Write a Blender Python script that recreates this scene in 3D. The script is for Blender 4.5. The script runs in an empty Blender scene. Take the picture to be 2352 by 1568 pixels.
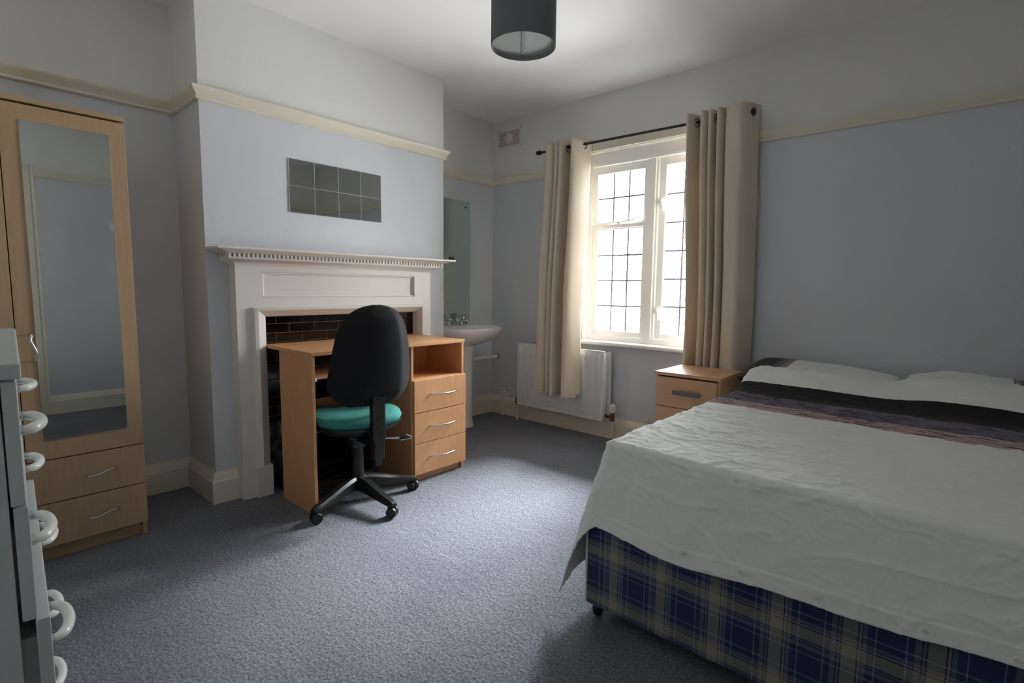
import bpy, bmesh, math, random
from mathutils import Vector, Matrix, noise
random.seed(7)
S = bpy.context.scene
COL = S.collection
PI = math.pi

# ------------------------------------------------------------------ camera, world, exposure
CAM = Vector((3.1319, -3.2658, 1.0767)); YAW, PITCH, ROLL, FPX = -0.7258, -0.1024, 0.0120, 1204.16
_F = Vector((math.sin(YAW)*math.cos(PITCH), math.cos(YAW)*math.cos(PITCH), math.sin(PITCH)))
_R = Vector((math.cos(YAW), -math.sin(YAW), 0)); _U = _R.cross(_F)
R_ = math.cos(ROLL)*_R + math.sin(ROLL)*_U; U_ = -math.sin(ROLL)*_R + math.cos(ROLL)*_U
cd = bpy.data.cameras.new('camera'); cam = bpy.data.objects.new('camera', cd); COL.objects.link(cam)
cd.sensor_width = 36; cd.lens = FPX/2352*36; cd.clip_start = 0.02
M = Matrix((R_, U_, -_F)).transposed().to_4x4(); M.translation = CAM; cam.matrix_world = M
S.camera = cam

w = bpy.data.worlds.new('overcast_sky'); S.world = w; w.use_nodes = True
nt = w.node_tree; bg = nt.nodes['Background']
tc = nt.nodes.new('ShaderNodeTexCoord'); sx = nt.nodes.new('ShaderNodeSeparateXYZ'); rp = nt.nodes.new('ShaderNodeValToRGB')
mr = nt.nodes.new('ShaderNodeMapRange'); mr.inputs[1].default_value = -1; mr.inputs[2].default_value = 1
nt.links.new(tc.outputs['Generated'], sx.inputs[0]); nt.links.new(sx.outputs[2], mr.inputs[0])
nt.links.new(mr.outputs[0], rp.inputs[0]); nt.links.new(rp.outputs[0], bg.inputs[0])
# CIE overcast sky: luminance rises from 1 at the horizon to 3 at the zenith; even pale ground below
rp.color_ramp.elements[0].position = 0.49; rp.color_ramp.elements[0].color = (0.50, 0.495, 0.48, 1)
rp.color_ramp.elements[1].position = 1.0; rp.color_ramp.elements[1].color = (0.97, 0.99, 1.02, 1)
_e = rp.color_ramp.elements.new(0.51); _e.color = (0.335, 0.34, 0.345, 1)
bg.inputs[1].default_value = 26.0
pl = bpy.data.lights.new('window_portal', 'AREA'); pl.shape = 'RECTANGLE'; pl.size = 1.04; pl.size_y = 1.36; pl.energy = 1
pl.cycles.is_portal = True
po = bpy.data.objects.new('window_portal', pl); COL.objects.link(po); po.location = (1.445, 0.17, 1.375); po.rotation_euler = (math.radians(-90), 0, 0)
sl = bpy.data.lights.new('hazy_sun', 'SUN'); sl.energy = 40.0; sl.angle = math.radians(36); sl.color = (0.93, 0.97, 1.0)   # sun veiled by cloud, high beyond the window
so = bpy.data.objects.new('hazy_sun', sl); COL.objects.link(so); so.location = (1.5, 4, 5)
so.rotation_euler = Vector((0.10, -1.0, -1.08)).to_track_quat('-Z', 'Y').to_euler()
vs = S.view_settings; vs.view_transform = 'Standard'; vs.look = 'None'; vs.gamma = 1; vs.use_curve_mapping = False
vs.exposure = 1.38
S.cycles.use_denoising = True
S.cycles.max_bounces = 14; S.cycles.diffuse_bounces = 8; S.cycles.glossy_bounces = 6; S.cycles.transparent_max_bounces = 12
S.cycles.sample_clamp_indirect = 12; S.cycles.sample_clamp_direct = 0

# ------------------------------------------------------------------ materials
def lin(c):
    return tuple(((x/255)/12.92 if x/255 <= .04045 else ((x/255+.055)/1.055)**2.4) for x in c) + (1,)
def mat(name, col, rough=.6, metal=0, bump=None, var=None, spec=.5, coords='Object', transl=0, stretch=(1, 1, 1), sheen=0):
    m = bpy.data.materials.new(name); m.use_nodes = True; t = m.node_tree; N = t.nodes; L = t.links
    b = N['Principled BSDF']; b.inputs['Base Color'].default_value = lin(col); b.inputs['Roughness'].default_value = rough
    b.inputs['Metallic'].default_value = metal; b.inputs['Specular IOR Level'].default_value = spec
    if sheen: b.inputs['Sheen Weight'].default_value = sheen
    c = N.new('ShaderNodeTexCoord'); mp = N.new('ShaderNodeMapping'); mp.inputs['Scale'].default_value = stretch
    L.new(c.outputs[coords], mp.inputs[0])
    if var:   # (col2, scale, detail, contrast)
        n = N.new('ShaderNodeTexNoise'); n.inputs['Scale'].default_value = var[1]; n.inputs['Detail'].default_value = var[2]
        L.new(mp.outputs[0], n.inputs[0]); r = N.new('ShaderNodeValToRGB'); k = var[3]
        r.color_ramp.elements[0].position = .5-k; r.color_ramp.elements[1].position = .5+k
        r.color_ramp.elements[0].color = lin(col); r.color_ramp.elements[1].color = lin(var[0])
        L.new(n.outputs[0], r.inputs[0]); L.new(r.outputs[0], b.inputs['Base Color'])
    if bump:  # (scale, detail, strength, dist)
        n = N.new('ShaderNodeTexNoise'); n.inputs['Scale'].default_value = bump[0]; n.inputs['Detail'].default_value = bump[1]
        L.new(mp.outputs[0], n.inputs[0]); bp = N.new('ShaderNodeBump'); bp.inputs['Strength'].default_value = bump[2]
        bp.inputs['Distance'].default_value = bump[3]; L.new(n.outputs[0], bp.inputs['Height']); L.new(bp.outputs[0], b.inputs['Normal'])
    if transl:
        tr = N.new('ShaderNodeBsdfTranslucent'); tr.inputs[0].default_value = lin(col); mx = N.new('ShaderNodeMixShader')
        mx.inputs[0].default_value = transl; o = N['Material Output']
        L.new(b.outputs[0], mx.inputs[1]); L.new(tr.outputs[0], mx.inputs[2]); L.new(mx.outputs[0], o.inputs[0])
    return m
def wall_mat():
    m = mat('wall_paint', (204, 207, 213), .55, bump=(160, 3, .25, .002)); t = m.node_tree; N = t.nodes; L = t.links
    g = N.new('ShaderNodeNewGeometry'); s = N.new('ShaderNodeSeparateXYZ'); L.new(g.outputs['Position'], s.inputs[0])
    gt = N.new('ShaderNodeMath'); gt.operation = 'GREATER_THAN'; gt.inputs[1].default_value = 1.945; L.new(s.outputs[2], gt.inputs[0])
    mx = N.new('ShaderNodeMix'); mx.data_type = 'RGBA'; mx.inputs[6].default_value = lin((204, 207, 213)); mx.inputs[7].default_value = lin((222, 222, 219))
    L.new(gt.outputs[0], mx.inputs[0]); L.new(mx.outputs[2], N['Principled BSDF'].inputs['Base Color'])
    return m
WALL = wall_mat()
WHITEWALL = mat('ceiling_paint', (238, 238, 237), .7, bump=(90, 3, .15, .002))
CREAM = mat('cream_gloss', (222, 216, 200), .35, bump=(40, 2, .08, .002))
SURR = mat('white_gloss_surround', (222, 217, 211), .32, bump=(30, 2, .06, .002))
SASH = mat('white_window_gloss', (246, 246, 243), .35)
def carpet_mat():
    m = mat('carpet', (128, 131, 140), .95, spec=.1, sheen=.15); t = m.node_tree; N = t.nodes; L = t.links; b = N['Principled BSDF']
    c = N.new('ShaderNodeTexCoord')
    n1 = N.new('ShaderNodeTexNoise'); n1.inputs['Scale'].default_value = 110; n1.inputs['Detail'].default_value = 4; n1.inputs['Roughness'].default_value = .7
    n2 = N.new('ShaderNodeTexNoise'); n2.inputs['Scale'].default_value = 1.6; n2.inputs['Detail'].default_value = 5
    n3 = N.new('ShaderNodeTexNoise'); n3.inputs['Scale'].default_value = 28; n3.inputs['Detail'].default_value = 3
    for n in (n1, n2, n3): L.new(c.outputs['Object'], n.inputs[0])
    r = N.new('ShaderNodeValToRGB'); r.color_ramp.elements[0].position = .36; r.color_ramp.elements[1].position = .64
    r.color_ramp.elements[0].color = lin((86, 89, 98)); r.color_ramp.elements[1].color = lin((144, 148, 158)); L.new(n1.outputs[0], r.inputs[0])
    r2 = N.new('ShaderNodeValToRGB'); r2.color_ramp.elements[0].position = .32; r2.color_ramp.elements[1].position = .55
    r2.color_ramp.elements[0].color = (.72, .73, .76, 1); r2.color_ramp.elements[1].color = (1, 1, 1, 1); L.new(n2.outputs[0], r2.inputs[0])
    mu = N.new('ShaderNodeMix'); mu.data_type = 'RGBA'; mu.blend_type = 'MULTIPLY'; mu.inputs[0].default_value = 1
    L.new(r.outputs[0], mu.inputs[6]); L.new(r2.outputs[0], mu.inputs[7]); L.new(mu.outputs[2], b.inputs['Base Color'])
    ad = N.new('ShaderNodeMath'); L.new(n1.outputs[0], ad.inputs[0]); L.new(n3.outputs[0], ad.inputs[1])
    bp = N.new('ShaderNodeBump'); bp.inputs['Strength'].default_value = .9; bp.inputs['Distance'].default_value = .012
    L.new(ad.outputs[0], bp.inputs['Height']); L.new(bp.outputs[0], b.inputs['Normal'])
    return m
CARPET = carpet_mat()
def wood(name, c1, c2, axis='z', rough=.42):
    st = {'z': (14, 14, 1.2), 'y': (14, 1.2, 14), 'x': (1.2, 14, 14)}[axis]
    return mat(name, c1, rough, var=(c2, 5, 6, .3), stretch=st, bump=(8, 3, .05, .001))
BEECH = wood('beech_laminate', (214, 162, 116), (198, 144, 98)); BEECH_H = wood('beech_laminate_flat', (214, 162, 116), (198, 144, 98), 'y')
BEECH2 = wood('beech_bedside', (216, 172, 134), (206, 158, 118)); BEECH2_H = wood('beech_bedside_flat', (216, 172, 134), (206, 158, 118), 'x')
MAPLE = wood('maple_laminate', (186, 158, 126), (174, 144, 110)); MAPLE_D = wood('maple_edge', (172, 144, 110), (162, 134, 100))
MAPLE_H = wood('maple_laminate_flat', (186, 158, 126), (174, 144, 110), 'y')
DARKGAP = mat('dark_gap', (22, 17, 14), .9)
CHROME = mat('brushed_steel', (205, 205, 208), .25, 1)
GREYMET = mat('grey_handle', (110, 106, 104), .45, .6)
BRASS = mat('aged_brass', (120, 88, 58), .45, .7)
MIRROR = mat('mirror_glass', (228, 232, 230), .01, 1)
MIRROR_G = mat('mirror_glass_green', (214, 230, 222), .02, 1)
WHITEPL = mat('white_melamine', (188, 194, 194), .45)
WHITEHD = mat('white_plastic_handle', (226, 228, 222), .25)
RAD = mat('radiator_enamel', (226, 228, 228), .35)
CERAM = mat('white_ceramic', (232, 230, 228), .12)
BLACKPL = mat('black_plastic', (13, 13, 14), .42, bump=(300, 2, .1, .001))
BLACKFAB = mat('black_back_cover', (19, 19, 23), .8, bump=(600, 2, .3, .001), spec=.3)
GREEN = mat('teal_fabric', (56, 138, 130), .9, bump=(700, 2, .4, .001), var=((46, 122, 116), 300, 2, .2))
TILE = mat('brown_glazed_tile', (17, 10, 9), .13, bump=(12, 2, .25, .004))
GROUT = mat('grout', (112, 82, 66), .9)
SOOT = mat('sooty_firebox', (10, 9, 9), .95, bump=(40, 3, .5, .01))
CURT = mat('cream_curtain_cloth', (219, 206, 188), .9, bump=(500, 2, .25, .001), transl=.07)
RODM = mat('black_rod_paint', (22, 23, 26), .4)
SHADE = mat('dark_grey_lampshade', (108, 110, 114), .85, bump=(500, 2, .3, .001), transl=.1)
SHADEIN = mat('pale_shade_lining', (150, 154, 150), .8)
PIPEW = mat('white_pipe_paint', (220, 214, 198), .4)
BLACKC = mat('black_cloth', (16, 16, 18), .85, bump=(300, 2, .3, .001))
def glass_mat():
    m = bpy.data.materials.new('window_glass'); m.use_nodes = True; t = m.node_tree; N = t.nodes; L = t.links; N.remove(N['Principled BSDF'])
    a = N.new('ShaderNodeBsdfTransparent'); a.inputs[0].default_value = (.97, .98, .98, 1); g = N.new('ShaderNodeBsdfGlossy'); g.inputs['Roughness'].default_value = .02
    f = N.new('ShaderNodeFresnel'); f.inputs[0].default_value = 1.45; x = N.new('ShaderNodeMixShader')
    L.new(f.outputs[0], x.inputs[0]); L.new(a.outputs[0], x.inputs[1]); L.new(g.outputs[0], x.inputs[2]); L.new(x.outputs[0], N['Material Output'].inputs[0])
    return m
GLASS = glass_mat()
LEAD = mat('lead_strip', (140, 140, 160), .5, .3)
CRYSTAL = mat('clear_acrylic_tap', (200, 208, 206), .08, 0); CRYSTAL.node_tree.nodes['Principled BSDF'].inputs['Transmission Weight'].default_value = .7

def cloth_mat(name, band):
    """white cotton with woven colour bands laid out along UV.y (metres from the head)"""
    m = mat(name, (236, 238, 232), .9, sheen=.1); t = m.node_tree; N = t.nodes; L = t.links; b = N['Principled BSDF']
    u = N.new('ShaderNodeUVMap'); s = N.new('ShaderNodeSeparateXYZ'); L.new(u.outputs[0], s.inputs[0])
    r = N.new('ShaderNodeValToRGB'); r.color_ramp.interpolation = 'CONSTANT'
    els = r.color_ramp.elements
    while len(els) > 1: els.remove(els[-1])
    els[0].position = 0; els[0].color = lin(band[0][1])
    for p, c in band[1:]:
        e = els.new(p); e.color = lin(c)
    L.new(s.outputs[1], r.inputs[0]); L.new(r.outputs[0], b.inputs['Base Color'])
    n = N.new('ShaderNodeTexNoise'); n.inputs['Scale'].default_value = 15; n.inputs['Detail'].default_value = 7; n.inputs['Distortion'].default_value = 2.2
    n2 = N.new('ShaderNodeTexNoise'); n2.inputs['Scale'].default_value = 900
    L.new(u.outputs[0], n.inputs[0]); L.new(u.outputs[0], n2.inputs[0])
    bp = N.new('ShaderNodeBump'); bp.inputs['Strength'].default_value = .5; bp.inputs['Distance'].default_value = .008
    b2 = N.new('ShaderNodeBump'); b2.inputs['Strength'].default_value = .12; b2.inputs['Distance'].default_value = .001
    L.new(n.outputs[0], bp.inputs['Height']); L.new(n2.outputs[0], b2.inputs['Height']); L.new(bp.outputs[0], b2.inputs['Normal']); L.new(b2.outputs[0], b.inputs['Normal'])
    return m
def plaid_mat():
    m = mat('plaid_ticking', (90, 90, 110), .85, bump=(500, 2, .2, .001)); t = m.node_tree; N = t.nodes; L = t.links; b = N['Principled BSDF']
    u = N.new('ShaderNodeUVMap'); s = N.new('ShaderNodeSeparateXYZ'); L.new(u.outputs[0], s.inputs[0])
    def period(out, off, P=.156):
        a = N.new('ShaderNodeMath'); a.operation = 'ADD'; a.inputs[1].default_value = off; L.new(out, a.inputs[0])
        d = N.new('ShaderNodeMath'); d.operation = 'DIVIDE'; d.inputs[1].default_value = P; L.new(a.outputs[0], d.inputs[0])
        f = N.new('ShaderNodeMath'); f.operation = 'FRACT'; L.new(d.outputs[0], f.inputs[0]); return f.outputs[0]
    def ramp(inp, stops):
        r = N.new('ShaderNodeValToRGB'); r.color_ramp.interpolation = 'CONSTANT'; e = r.color_ramp.elements
        while len(e) > 1: e.remove(e[-1])
        e[0].position = 0; e[0].color = lin(stops[0][1])
        for p, c in stops[1:]: x = e.new(p); x.color = lin(c)
        L.new(inp, r.inputs[0]); return r.outputs[0]
    B = (34, 46, 86); G = (106, 109, 126); T = (146, 141, 126); D = (30, 32, 56); Lt = (120, 128, 158)
    st = [(0, B), (.09, Lt), (.11, B), (.45, Lt), (.47, B), (.55, G), (.62, D), (.64, G), (.67, D), (.69, T), (.88, D), (.90, T), (.93, D), (.945, G)]
    hx = ramp(period(s.outputs[0], 0), st); vx = ramp(period(s.outputs[1], 0), st)
    mx = N.new('ShaderNodeMix'); mx.data_type = 'RGBA'; mx.inputs[0].default_value = .5; L.new(hx, mx.inputs[6]); L.new(vx, mx.inputs[7])
    L.new(mx.outputs[2], b.inputs['Base Color']); return m
PLAID = plaid_mat()

# ------------------------------------------------------------------ mesh helpers
class MB:
    def __init__(s): s.bm = bmesh.new(); s.uv = None
    def box(s, x0, x1, y0, y1, z0, z1, bev=0, seg=2, mx=None):
        r = bmesh.ops.create_cube(s.bm, size=1); vs_ = r['verts']
        for v in vs_: v.co = Vector(((x0+x1)/2+v.co.x*(x1-x0), (y0+y1)/2+v.co.y*(y1-y0), (z0+z1)/2+v.co.z*(z1-z0)))
        if mx:
            for v in vs_: v.co = mx @ v.co
        if bev:
            es = {e for v in vs_ for e in v.link_edges}
            bmesh.ops.bevel(s.bm, geom=list(es), offset=bev, segments=seg, profile=.5, affect='EDGES')
        return s
    def tube(s, pts, r, n=10, cap=True, flat=1.0):
        pts = [Vector(p) for p in pts]; k = len(pts); rs = r if isinstance(r, (list, tuple)) else [r]*k
        rings = []; prev = None
        for i, p in enumerate(pts):
            d = (pts[min(i+1, k-1)]-pts[max(i-1, 0)]).normalized()
            if prev is None:
                a = Vector((0, 0, 1)) if abs(d.z) < .9 else Vector((1, 0, 0)); u = d.cross(a).normalized()
            else: u = (prev-d*prev.dot(d)).normalized()
            prev = u; v = d.cross(u)
            rings.append([s.bm.verts.new(p+(u*math.cos(2*PI*j/n)*flat+v*math.sin(2*PI*j/n))*rs[i]) for j in range(n)])
        for a, b in zip(rings, rings[1:]):
            for j in range(n): s.bm.faces.new((a[j], a[(j+1) % n], b[(j+1) % n], b[j]))
        if cap: s.bm.faces.new(rings[0][::-1]); s.bm.faces.new(rings[-1])
        return s
    def lathe(s, prof, c=(0, 0, 0), n=32, axis='z', closed=False):
        rings = []
        for r, h in prof:
            ring = []
            for j in range(n):
                a = 2*PI*j/n; x, y = r*math.cos(a), r*math.sin(a)
                p = {'z': (x, y, h), 'x': (h, x, y), 'y': (x, h, y)}[axis]
                ring.append(s.bm.verts.new(Vector(c)+Vector(p)))
            rings.append(ring)
        for a, b in zip(rings, rings[1:]):
            for j in range(n): s.bm.faces.new((a[j], a[(j+1) % n], b[(j+1) % n], b[j]))
        if not closed: s.bm.faces.new(rings[0][::-1]); s.bm.faces.new(rings[-1])
        return s
    def loft(s, rings, cap=True, closed=True):
        R = [[s.bm.verts.new(Vector(p)) for p in r] for r in rings]; n = len(R[0])
        for a, b in zip(R, R[1:]):
            for j in range(n if closed else n-1): s.bm.faces.new((a[j], a[(j+1) % n], b[(j+1) % n], b[j]))
        if cap: s.bm.faces.new(R[0][::-1]); s.bm.faces.new(R[-1])
        return s
    def prism(s, pts, z0, z1, axis='z'):
        f = {'z': lambda a, b, h: (a, b, h), 'x': lambda a, b, h: (h, a, b), 'y': lambda a, b, h: (a, h, b)}[axis]
        return s.loft([[f(a, b, z0) for a, b in pts], [f(a, b, z1) for a, b in pts]])
    def grid(s, nx, ny, fn, uvf=None):
        V = [[s.bm.verts.new(fn(i/(nx-1), j/(ny-1))) for j in range(ny)] for i in range(nx)]
        if uvf: lay = s.bm.loops.layers.uv.verify()
        for i in range(nx-1):
            for j in range(ny-1):
                f = s.bm.faces.new((V[i][j], V[i+1][j], V[i+1][j+1], V[i][j+1]))
                if uvf:
                    for lp, (a, b) in zip(f.loops, ((i, j), (i+1, j), (i+1, j+1), (i, j+1))): lp[lay].uv = uvf(a/(nx-1), b/(ny-1))
        return s
    def build(s, name, m, parent=None, smooth=None, mods=None, recalc=True, loc=None):
        if recalc: bmesh.ops.recalc_face_normals(s.bm, faces=s.bm.faces)
        me = bpy.data.meshes.new(name); s.bm.to_mesh(me); s.bm.free()
        o = bpy.data.objects.new(name, me); COL.objects.link(o); me.materials.append(m)
        if parent: o.parent = parent
        if loc is not None:
            me.transform(Matrix.Translation(-Vector(loc))); o.location = loc
        if smooth is not None:
            me.polygons.foreach_set('use_smooth', [True]*len(me.polygons))
            try: me.set_sharp_from_angle(angle=math.radians(smooth))
            except Exception: pass
        return o
def empty(name, loc=(0, 0, 0), rz=0):
    o = bpy.data.objects.new(name, None); o.empty_display_size = .1; COL.objects.link(o); o.location = loc; o.rotation_euler = (0, 0, rz); return o
def tag(o, label=None, cat=None, group=None, kind=None):
    if label: o['label'] = label
    if cat: o['category'] = cat
    if group: o['group'] = group
    if kind: o['kind'] = kind
    return o
def struct(o): o['kind'] = 'structure'; return o
def arc(c, r, a0, a1, n, plane='xy'):
    out = []
    for i in range(n+1):
        a = a0+(a1-a0)*i/n; x, y = r*math.cos(a), r*math.sin(a)
        d = {'xy': (x, y, 0), 'xz': (x, 0, y), 'yz': (0, x, y)}[plane]; out.append(tuple(Vector(c)+Vector(d)))
    return out
def smoothstep(a, b, x):
    t = max(0, min(1, (x-a)/(b-a))); return t*t*(3-2*t)
def catmull(P, n=8):
    P = [Vector(p) for p in P]; Q = [2*P[0]-P[1]]+P+[2*P[-1]-P[-2]]; out = []
    for i in range(1, len(Q)-2):
        for k in range(n):
            t = k/n; a, b, c, d = Q[i-1], Q[i], Q[i+1], Q[i+2]
            out.append(.5*((2*b)+(c-a)*t+(2*a-5*b+4*c-d)*t*t+(3*b-a-3*c+d)*t**3))
    out.append(P[-1]); return out

# ------------------------------------------------------------------ room shell
W, D, H = 3.62, -3.62, 2.435
BX, BY0, BY1 = .381, -2.356, -.879       # chimney breast front and its two sides
AL = .025
WX0, WX1, WZ0, WZ1 = .93, 1.96, .70, 2.045
struct(MB().box(-.25, W+.2, D-.2, .3, -.12, 0).build('floor', CARPET))
struct(MB().box(-.25, W+.2, D-.2, .3, H, H+.12).build('ceiling', WHITEWALL))
b = MB(); b.box(-.25, WX0, 0, .3, 0, H).box(WX1, W+.2, 0, .3, 0, H).box(WX0, WX1, 0, .3, 0, WZ0-.03).box(WX0, WX1, 0, .3, WZ1, H)
struct(b.build('wall_back', WALL))
b = MB(); b.box(-.25, 0, BY1, 0, 0, H).box(-.25, AL, D, BY0, 0, H)
struct(b.build('wall_left', WALL))
FY0, FY1, FZ = -1.93, -1.40, .60
b = MB(); b.box(-.25, BX, BY0, FY0, 0, H).box(-.25, BX, FY1, BY1, 0, H).box(-.25, BX, FY0, FY1, FZ, H).box(-.25, .08, FY0, FY1, 0, FZ)
struct(b.build('wall_chimney', WALL))
DY0, DY1, DZ = -3.46, -2.68, 1.93
b = MB(); b.box(W, W+.2, DY1, 0, 0, H).box(W, W+.2, D, DY0, 0, H).box(W, W+.2, DY0, DY1, DZ, H)
struct(b.build('wall_right', WALL))
struct(MB().box(-.25, W+.2, D-.2, D, 0, H).build('wall_front', WALL))

PATH = [(W, -2.61), (W, 0), (0, 0), (0, BY1), (BX, BY1), (BX, BY0), (AL, BY0), (AL, D), (W, D)]
def offs(i, d):
    P = [Vector(p) for p in PATH]
    def nrm(a, b): t = (b-a).normalized(); return Vector((-t.y, t.x))
    if i == 0: return P[0]+nrm(P[0], P[1])*d
    if i == len(P)-1: return P[-1]+nrm(P[-2], P[-1])*d
    n1, n2 = nrm(P[i-1], P[i]), nrm(P[i], P[i+1]); m_ = (n1+n2); m_ = m_/m_.dot(n1)
    return P[i]+m_*d
def moulding(name, i, prof, a=None, bb=None):
    """profile swept along segment i of the wall path; a / bb cut it square at that coordinate"""
    r0 = [offs(i, d) for d, z in prof]; r1 = [offs(i+1, d) for d, z in prof]
    ax = 0 if abs(PATH[i][0]-PATH[i+1][0]) > .01 else 1
    for r, c in ((r0, a), (r1, bb)):
        if c is not None:
            for v in r: v[ax] = c
    m = MB(); m.loft([[(v.x, v.y, z) for v, (d, z) in zip(r0, prof)], [(v.x, v.y, z) for v, (d, z) in zip(r1, prof)]])
    return m
RAIL = [(0, 1.919), (.010, 1.919), (.016, 1.924), (.016, 1.931), (.011, 1.935), (.018, 1.945), (.030, 1.960), (.036, 1.970), (.036, 1.976), (0, 1.976)]
SKIRT = [(0, 0), (.025, 0), (.025, .108), (.021, .112), (.020, .122), (.012, .140), (.006, .146), (.004, .153), (0, .153)]
k = 1
for i, a, bb in [(0, None, None), (1, None, 1.99), (1, .90, None), (2, None, None), (3, None, None), (4, None, None), (5, None, None), (6, None, None), (7, None, None)]:
    struct(moulding('', i, RAIL, a, bb).build('trim_%d' % k, CREAM, smooth=40)); k += 1
for nm, i, a, bb in [('right', 0, None, None), ('back', 1, None, None), ('alcove', 2, None, None), ('chimney_side', 3, None, None), ('chimney_right', 4, None, -1.057), ('chimney_left', 4, -2.256, None),
                     ('alcove_side', 5, None, None), ('left', 6, None, None), ('front', 7, None, None)]:
    struct(moulding('', i, SKIRT, a, bb).build('baseboard_'+nm, CREAM, smooth=40))
# lintel board over the window and door architrave
struct(MB().box(WX0-.05, WX1+.05, -.018, 0, WZ1, 2.105, .003).build('trim_%d' % k, CREAM)); k += 1
b = MB()
b.box(W-.022, W, DY1, DY1+.07, 0, DZ+.07, .006).box(W-.022, W, DY0-.07, DY0, 0, DZ+.07, .006).box(W-.022, W, DY0, DY1, DZ, DZ+.07, .006)
b.box(W-.030, W-.02, DY1+.052, DY1+.07, 0, DZ+.07, .004)
struct(b.build('trim_%d' % k, CREAM)); k += 1
dr = empty('door_1', (W+.03, (DY0+DY1)/2, 0)); struct(dr)
b = MB(); hw = (DY1-DY0)/2-.004
b.box(0, .04, -hw, hw, .006, DZ-.005, .002)
for z0, z1 in ((.25, .85), (1.0, 1.75)):
    for y0, y1 in ((-.28, -.04), (.04, .28)): b.box(-.006, .004, y0, y1, z0, z1, .004)
b.build('door_leaf', CREAM, dr)
MB().tube([(-.01, -.31, 1.0), (-.05, -.31, 1.0), (-.05, -.20, 1.0)], .009).lathe([(.022, -.012), (.022, -.004)], (0, -.31, 1.0), axis='x').build('door_handle', CHROME, dr, 30)

# ------------------------------------------------------------------ window
win = empty('window_1', ((WX0+WX1)/2, .08, WZ0)); struct(win); wo = Vector(win.location)
def wb(x0, x1, z0, z1, y0=.055, y1=.125, bev=.004, m=None):
    return (m or MB()).box(x0-wo.x, x1-wo.x, y0-wo.y, y1-wo.y, z0-wo.z, z1-wo.z, bev)
GT, GB = 1.893, .772
m = wb(WX0, .965, .70, WZ1, .05, .14); wb(1.925, WX1, .70, WZ1, .05, .14, m=m); wb(.965, 1.925, 1.943, WZ1, .05, .14, m=m)
wb(.965, 1.925, 1.945, 1.967, .03, .07, m=m); wb(.965, 1.925, .70, .735, .05, .14, m=m); m.build('window_frame', SASH, win)
wb(1.392, 1.462, .735, 1.965, .04, .13, .006).build('mullion', SASH, win)
wb(1.462, 1.478, .735, 1.965, .05, .10, .004).build('stop_bead', SASH, win)
wb(.965, 1.392, 1.508, 1.532, .05, .13).build('transom', SASH, win)
def casement(x0, x1, z0, z1, gx0, gx1, gz0, gz1, cols, rows):
    c = MB(); wb(x0, gx0, z0, z1, .06, .11, m=c); wb(gx1, x1, z0, z1, .06, .11, m=c); wb(gx0, gx1, gz1, z1, .06, .11, m=c); wb(gx0, gx1, z0, gz0, .06, .11, m=c)
    c = c.build('casement', SASH, win)
    q = MB(); q.box(gx0-wo.x, gx1-wo.x, .004, .008, gz0-wo.z, gz1-wo.z)
    # each leaded pane is its own sheet of glass
    q.bm.free()
    pw, ph = (gx1-gx0)/cols, (gz1-gz0)/rows
    for i in range(cols):
        for j in range(rows):
            tl = (random.random()-.5)*.002
            p = MB(); X0, X1, Z0, Z1 = gx0+i*pw+.0015-wo.x, gx0+(i+1)*pw-.0015-wo.x, gz0+j*ph+.0015-wo.z, gz0+(j+1)*ph-.0015-wo.z
            p.box(X0, X1, .003+tl, .006+tl, Z0, Z1); p.build('pane', GLASS, c)
    l = MB()
    for i in range(1, cols): X = gx0+i*pw-wo.x; l.box(X-.0055, X+.0055, -.001, .010, gz0-wo.z, gz1-wo.z)
    for j in range(1, rows): Z = gz0+j*ph-wo.z; l.box(gx0-wo.x, gx1-wo.x, -.0015, .0105, Z-.0055, Z+.0055)
    l.build('lead_came', LEAD, c)
    return c
casement(.968, 1.390, 1.534, 1.943, 1.000, 1.368, 1.553, GT, 3, 2)
casement(.968, 1.390, .737, 1.506, 1.005, 1.368, GB, 1.498, 3, 4)
casement(1.480, 1.923, .737, 1.943, 1.528, 1.890, GB, GT, 3, 6)
hm = SASH
m = MB(); m.tube([(1.10-wo.x, -.035, 1.545-wo.z), (1.30-wo.x, -.035, 1.553-wo.z), (1.335-wo.x, -.04, 1.575-wo.z), (1.36-wo.x, -.035, 1.553-wo.z)], .005).box(1.18-wo.x, 1.20-wo.x, -.045, -.02, 1.525-wo.z, 1.55-wo.z, .002)
m.build('stay_bar', SASH, win)
for z in (1.655, .93):
    m = MB(); m.box(1.488-wo.x, 1.508-wo.x, -.032, -.02, z-.03-wo.z, z+.03-wo.z, .003).tube([(1.498-wo.x, -.04, z-wo.z), (1.515-wo.x, -.055, z-.01-wo.z), (1.52-wo.x, -.055, z-.06-wo.z)], [.007, .007, .004])
    m.lathe([(.014, -.05), (.014, -.03)], (1.498-wo.x, 0, z-wo.z), axis='y', n=14); m.build('window_catch', SASH, win)
m = MB(); m.box(WX0-.035-wo.x, WX1+.035-wo.x, -.055-wo.y, .002-wo.y, .672-wo.z, .700-wo.z, .011, 3).box(WX0-wo.x, WX1-wo.x, -.01-wo.y, .06-wo.y, .672-wo.z, .700-wo.z, .002)
m.build('window_sill', SASH, win)
m = MB(); m.box(WX0-wo.x, WX0+.006-wo.x, 0-wo.y, .06-wo.y, .70-wo.z, WZ1-wo.z).box(WX1-.006-wo.x, WX1-wo.x, 0-wo.y, .06-wo.y, .70-wo.z, WZ1-wo.z).box(WX0-wo.x, WX1-wo.x, 0-wo.y, .06-wo.y, WZ1-.006-wo.z, WZ1-wo.z)
m.build('reveal_lining', SASH, win)

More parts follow.
